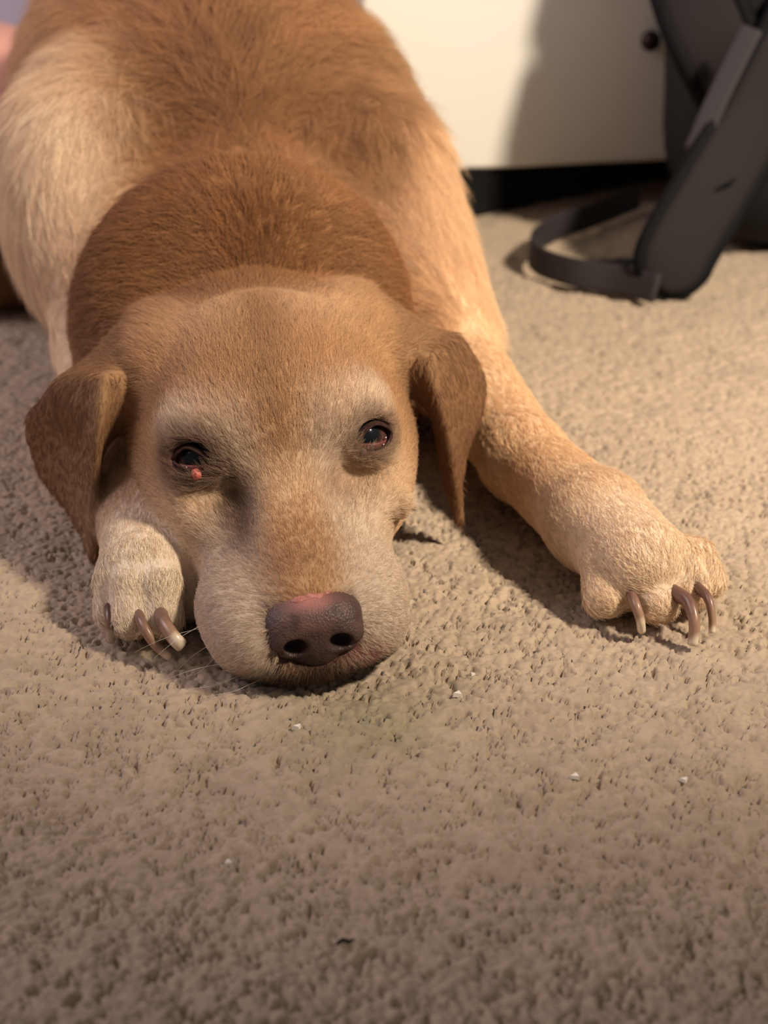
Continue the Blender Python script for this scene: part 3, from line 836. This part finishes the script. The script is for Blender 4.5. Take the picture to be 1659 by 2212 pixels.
# ================================================================== cabinet behind the dog
m_cream = material('cream_cabinet_paint', (.93, .92, .85), .45, .3)
m_black = material('gap_shade_black', (.006, .006, .006), .7, .2)
m_dkmetal = material('dark_bronze_knob', (.03, .018, .012), .35, .5, metal=.6)
YAWC = math.atan2(.055, .234)
def onpanel(px, py):
    """point on the cabinet's front plane"""
    a = (px - 829.5) / F_PX; b = (1106.0 - py) / F_PX
    r = np.array([a, math.cos(PITCH) + b * math.sin(PITCH), -math.sin(PITCH) + b * math.cos(PITCH)]); o = np.array([0, 0, CAM_H])
    nn = np.array([-math.sin(YAWC), math.cos(YAWC), 0]); p0 = np.array([.0737, 1.669, .046])
    return o + r * ((p0 - o) @ nn) / (r @ nn)
c0 = onpanel(780, 20); c0[2] = 0
cab = empty('cabinet', tuple(c0)); cab.rotation_euler = (0, 0, YAWC)
tag(cab, 'cream painted low cabinet with a dark shaded gap beneath and dark knob behind the dog', 'cabinet')
CW, CD, CH, CZ = .62, .42, .52, .046
bm_obj('carcass', rounded_box(CW, CD, CH - CZ, .004), m_cream, cab, loc=(CW / 2, .02 + CD / 2, (CH + CZ) / 2))
bm_obj('door', rounded_box(CW - .002, .020, CH - CZ - .002, .006), m_cream, cab, loc=(CW / 2, .010, (CH + CZ) / 2))
kp = onpanel(1395, 85) - c0; kx = kp[0] * math.cos(YAWC) + kp[1] * math.sin(YAWC)
bm = bmesh.new(); bmesh.ops.create_uvsphere(bm, u_segments=20, v_segments=12, radius=.011)
kn = bm_obj('knob', bm, m_dkmetal, cab, loc=(kx, -.014, kp[2])); kn.scale = (1, .8, 1)
bm = bmesh.new(); bmesh.ops.create_cone(bm, cap_ends=True, segments=16, radius1=.006, radius2=.005, depth=.016)
bm_obj('knob_stem', bm, m_dkmetal, kn, loc=(0, .012, 0), rot=(math.pi / 2, 0, 0))
foot = [(.01, .012), (.11, -.01), (.355, .115), (.60, .16), (.60, .40), (.01, .40)]
V = [(x, y, z) for z in (0, CZ) for x, y in foot]; n_ = len(foot)
link('gap_shade', mesh('gap_shade', V, [tuple(range(n_))[::-1], tuple(range(n_, 2 * n_))] + [(i, (i + 1) % n_, (i + 1) % n_ + n_, i + n_) for i in range(n_)]), m_black, cab, smooth=False)  # black block standing in for the shade under the cabinet

# ================================================================== backpack
m_nylon = material('charcoal_nylon', (.008, .0075, .009), .75, .25, bump=(900, .3, 'weave'))
m_mesh = material('grey_padded_mesh', (.016, .0135, .0138), .8, .2, bump=(1200, .4, 'weave'))
m_pipe = material('black_piping', (.004, .004, .005), .75, .12)
m_web = material('grey_webbing', (.030, .026, .030), .6, .3, bump=(1500, .4, 'weave'))
m_plastic = material('black_plastic', (.012, .012, .013), .4, .5)
BPL = np.array([.405, 1.48, 0.0])
bp = empty('backpack', tuple(BPL))
tag(bp, 'black backpack with grey padded straps standing at the right edge', 'backpack')
# soft body: a superellipsoid, sagging towards its foot
def soft_box(rx, ry, rz, e1=.45, e2=.5, nu=40, nv=24):
    V, Fc = [], []
    sg = lambda c, e: math.copysign(abs(c) ** e, c)
    for j in range(nv + 1):
        v = -math.pi / 2 + math.pi * j / nv
        for i in range(nu):
            u = 2 * math.pi * i / nu
            z = rz * sg(math.sin(v), e1); k = 1 + .10 * (1 - (z + rz) / (2 * rz)) + .02 * math.sin(5 * u + 3 * v)
            V.append((rx * sg(math.cos(v), e1) * sg(math.cos(u), e2) * k, ry * sg(math.cos(v), e1) * sg(math.sin(u), e2) * k, z + rz))
    for j in range(nv):
        for i in range(nu): Fc.append((j * nu + i, j * nu + (i + 1) % nu, (j + 1) * nu + (i + 1) % nu, (j + 1) * nu + i))
    return V, Fc
Vb, Fb = soft_box(.145, .10, .23)
Vb = [(x - .05 * math.exp(-((z - .33) / .07) ** 2) + .035, y + .10 + .03 * (z / .46), z * 1.0) for x, y, z in Vb]
link('pack_body', mesh('pack_body', Vb, Fb), m_nylon, bp)
def band(name, pts, half, thick, wdir, mat, parent, origin, n=8, round_end=True):
    """a padded band along a path: a flattened rounded section, its end rounded off"""
    C3 = catmull(pts, n); V, Fc = [], []; m = len(C3); sec = 14
    L_ = [0]
    for a, b in zip(C3[:-1], C3[1:]): L_.append(L_[-1] + np.linalg.norm(b - a))
    for i, c in enumerate(C3):
        t = C3[min(i + 1, m - 1)] - C3[max(i - 1, 0)]; t /= np.linalg.norm(t)
        wv = np.asarray(wdir, float); wv = wv - t * (wv @ t); wv /= np.linalg.norm(wv); nv = np.cross(t, wv)
        h = half
        if round_end and L_[i] < half: h = half * math.sqrt(max(.02, 1 - (1 - L_[i] / half) ** 2))
        for k in range(sec):
            a = 2 * math.pi * k / sec; ca_, sa = math.cos(a), math.sin(a)
            V.append(c + wv * h * math.copysign(abs(ca_) ** .5, ca_) + nv * thick * math.copysign(abs(sa) ** .7, sa) - origin)
    for i in range(m - 1):
        for k in range(sec): Fc.append((i * sec + k, i * sec + (k + 1) % sec, (i + 1) * sec + (k + 1) % sec, (i + 1) * sec + k))
    Fc.append(tuple(range(sec))[::-1]); Fc.append(tuple(range((m - 1) * sec, m * sec)))
    ob = link(name, mesh(name, V, Fc), mat, parent)
    return ob, C3, L_
def piping(C3, L_, half, wdir, r, parent, origin):
    left, right = [], []
    for i, c in enumerate(C3):
        t = C3[min(i + 1, len(C3) - 1)] - C3[max(i - 1, 0)]; t /= np.linalg.norm(t)
        wv = np.asarray(wdir, float); wv = wv - t * (wv @ t); wv /= np.linalg.norm(wv)
        h = half * (math.sqrt(max(0, 1 - (1 - L_[i] / half) ** 2)) if L_[i] < half else 1)
        left.append(c + wv * h - origin); right.append(c - wv * h - origin)
    pts = left[::-1] + right
    Vt, Ft = tube(pts, [r] * len(pts), 8)
    link('piping', mesh('piping', Vt, Ft), m_pipe, parent)
p1 = [at(1438, 632, Y=1.345), at(1462, 545, Y=1.355), at(1535, 420, Y=1.38), at(1605, 300, Y=1.41), at(1690, 140, Y=1.45), at(1790, -60, Y=1.50)]
st, C3, LL = band('shoulder_strap', p1, .030, .009, (.88, 0, -.47), m_mesh, bp, BPL)
piping(C3, LL, .031, (.88, 0, -.47), .0062, st, BPL)
mid = [c + np.array([0, -.010, 0]) for c in C3[16:20]]
Vt, Ft = tube([c - BPL + np.array([.01, 0, .006]) * k for k, c in zip((-1.6, -.5, .5, 1.6), [mid[1]] * 4)], [.0016] * 4, 8)
link('stitched_loop', mesh('stitched_loop', Vt, Ft), m_pipe, st)
p2 = [at(1690, 330, Y=1.50), at(1625, 235, Y=1.49), at(1555, 110, Y=1.48), at(1505, -10, Y=1.50), at(1480, -130, Y=1.54)]
st2, C3, LL = band('shoulder_strap', p2, .032, .009, (.88, 0, .47), m_mesh, bp, BPL, round_end=False)
piping(C3, [9] * len(C3), .033, (.88, 0, .47), .0085, st2, BPL)
# webbing between the straps
wb, _, _ = band('adjuster_webbing', [at(1500, 330, Y=1.40), at(1540, 235, Y=1.41), at(1580, 150, Y=1.42), at(1625, 60, Y=1.43)], .010, .0015, (.8, 0, .6), m_web, bp, BPL, round_end=False)
# loose webbing on the carpet
fl1 = [at(1420, 624, z=.014), at(1330, 603, z=.014), at(1230, 586, z=.015), at(1160, 560, z=.016), at(1148, 528, z=.018), at(1200, 492, z=.015), at(1290, 462, z=.014), at(1380, 425, z=.014)]
w1, _, _ = band('loose_webbing', fl1, .0125, .0014, (.1, .35, 1.0), m_web, bp, BPL, round_end=False)
fl2 = [at(1265, 572, z=.006), at(1310, 570, z=.006), at(1375, 566, z=.006), at(1420, 575, z=.006)]
w2, _, _ = band('webbing_tail', fl2, .008, .0014, (.1, 1.0, .2), m_web, bp, BPL, round_end=False)
bk = bm_obj('buckle', rounded_box(.030, .022, .008, .002), m_plastic, bp, loc=at(1245, 575, z=.010) - BPL, rot=(0, .1, -.1))

# ================================================================== pink cushion at the far left
m_pink = material('pink_fleece', srgb(238, 178, 160), .95, .1, bump=(300, .3, 'noise'))
cu = at(0, 62, Y=1.95)
V, Fc = soft_box(.16, .14, .5 * cu[2] + .002, .8, .7)
cush = link('cushion', mesh('cushion', [(x, y, z) for x, y, z in V], Fc), m_pink)
cush.location = (cu[0] - .10, 2.0, 0)
tag(cush, 'pale pink soft cushion behind the dog at the left edge', 'cushion')

# ================================================================== crumbs and lint on the carpet
m_crumb = material('white_crumb', (.80, .74, .66), .6, .3)
m_lint = material('dark_lint', (.02, .016, .013), .9, .1)
crumbs = [(990, 1490, .0021, 'white triangular crumb on the carpet between the muzzle and the outstretched paw'),
          (642, 1562, .0019, 'white crumb on the carpet just in front of the nose'),
          (1243, 1667, .0019, 'white crumb on the carpet below the outstretched paw, left of another'),
          (1480, 1674, .0017, 'white crumb on the carpet near the right edge, below the long claws'),
          (492, 1852, .0018, 'white crumb lying alone on the dim carpet at lower left'),
          (1020, 1453, .0011, 'tiny white crumb just above the triangular crumb')]
for i, (x, y, r, lab) in enumerate(crumbs):
    rr = np.random.default_rng(100 + i); p = at(x, y, z=.001)
    pts = [(r * (1.1 + .5 * rr.random()) * math.cos(a), r * (.9 + .4 * rr.random()) * math.sin(a)) for a in np.array([.2, 2.2 + .4 * rr.random(), 4.3]) + rr.random() * 2]
    pts = [pts[0], ((pts[0][0] + pts[1][0]) * .6, (pts[0][1] + pts[1][1]) * .6), pts[1], pts[2]]
    V = [(a, b, 0) for a, b in pts] + [(a * .8, b * .8, r * (.8 + .3 * rr.random())) for a, b in pts]
    Fc = [(3, 2, 1, 0), (4, 5, 6, 7)] + [(k, (k + 1) % 4, (k + 1) % 4 + 4, k + 4) for k in range(4)]
    zc = carpet_height(np.array([p[0]]), np.array([p[1]]))[0][0]
    o = link('crumb', mesh('crumb', V, Fc), m_crumb, smooth=False); o.location = (p[0], p[1], max(zc, -.0025) + .0002)
    tag(o, lab, 'crumb', 'white crumbs on the carpet')
p = at(745, 2038, z=.001)
Vt, Ft = tube(catmull([p + np.array([-.0035, -.001, 0]), p + np.array([-.001, .0004, .0012]), p + np.array([.0012, -.0002, .001]), p + np.array([.0036, .0022, 0])], 4), [.0003, .0006, .0008, .0008, .0009, .0009, .0008, .0008, .0009, .0008, .0006, .0005, .0003], 7)
lint = link('lint', mesh('lint', np.array(Vt) - p, Ft), m_lint); lint.location = p
tag(lint, 'tiny black shred of lint on the carpet at the bottom', 'lint')
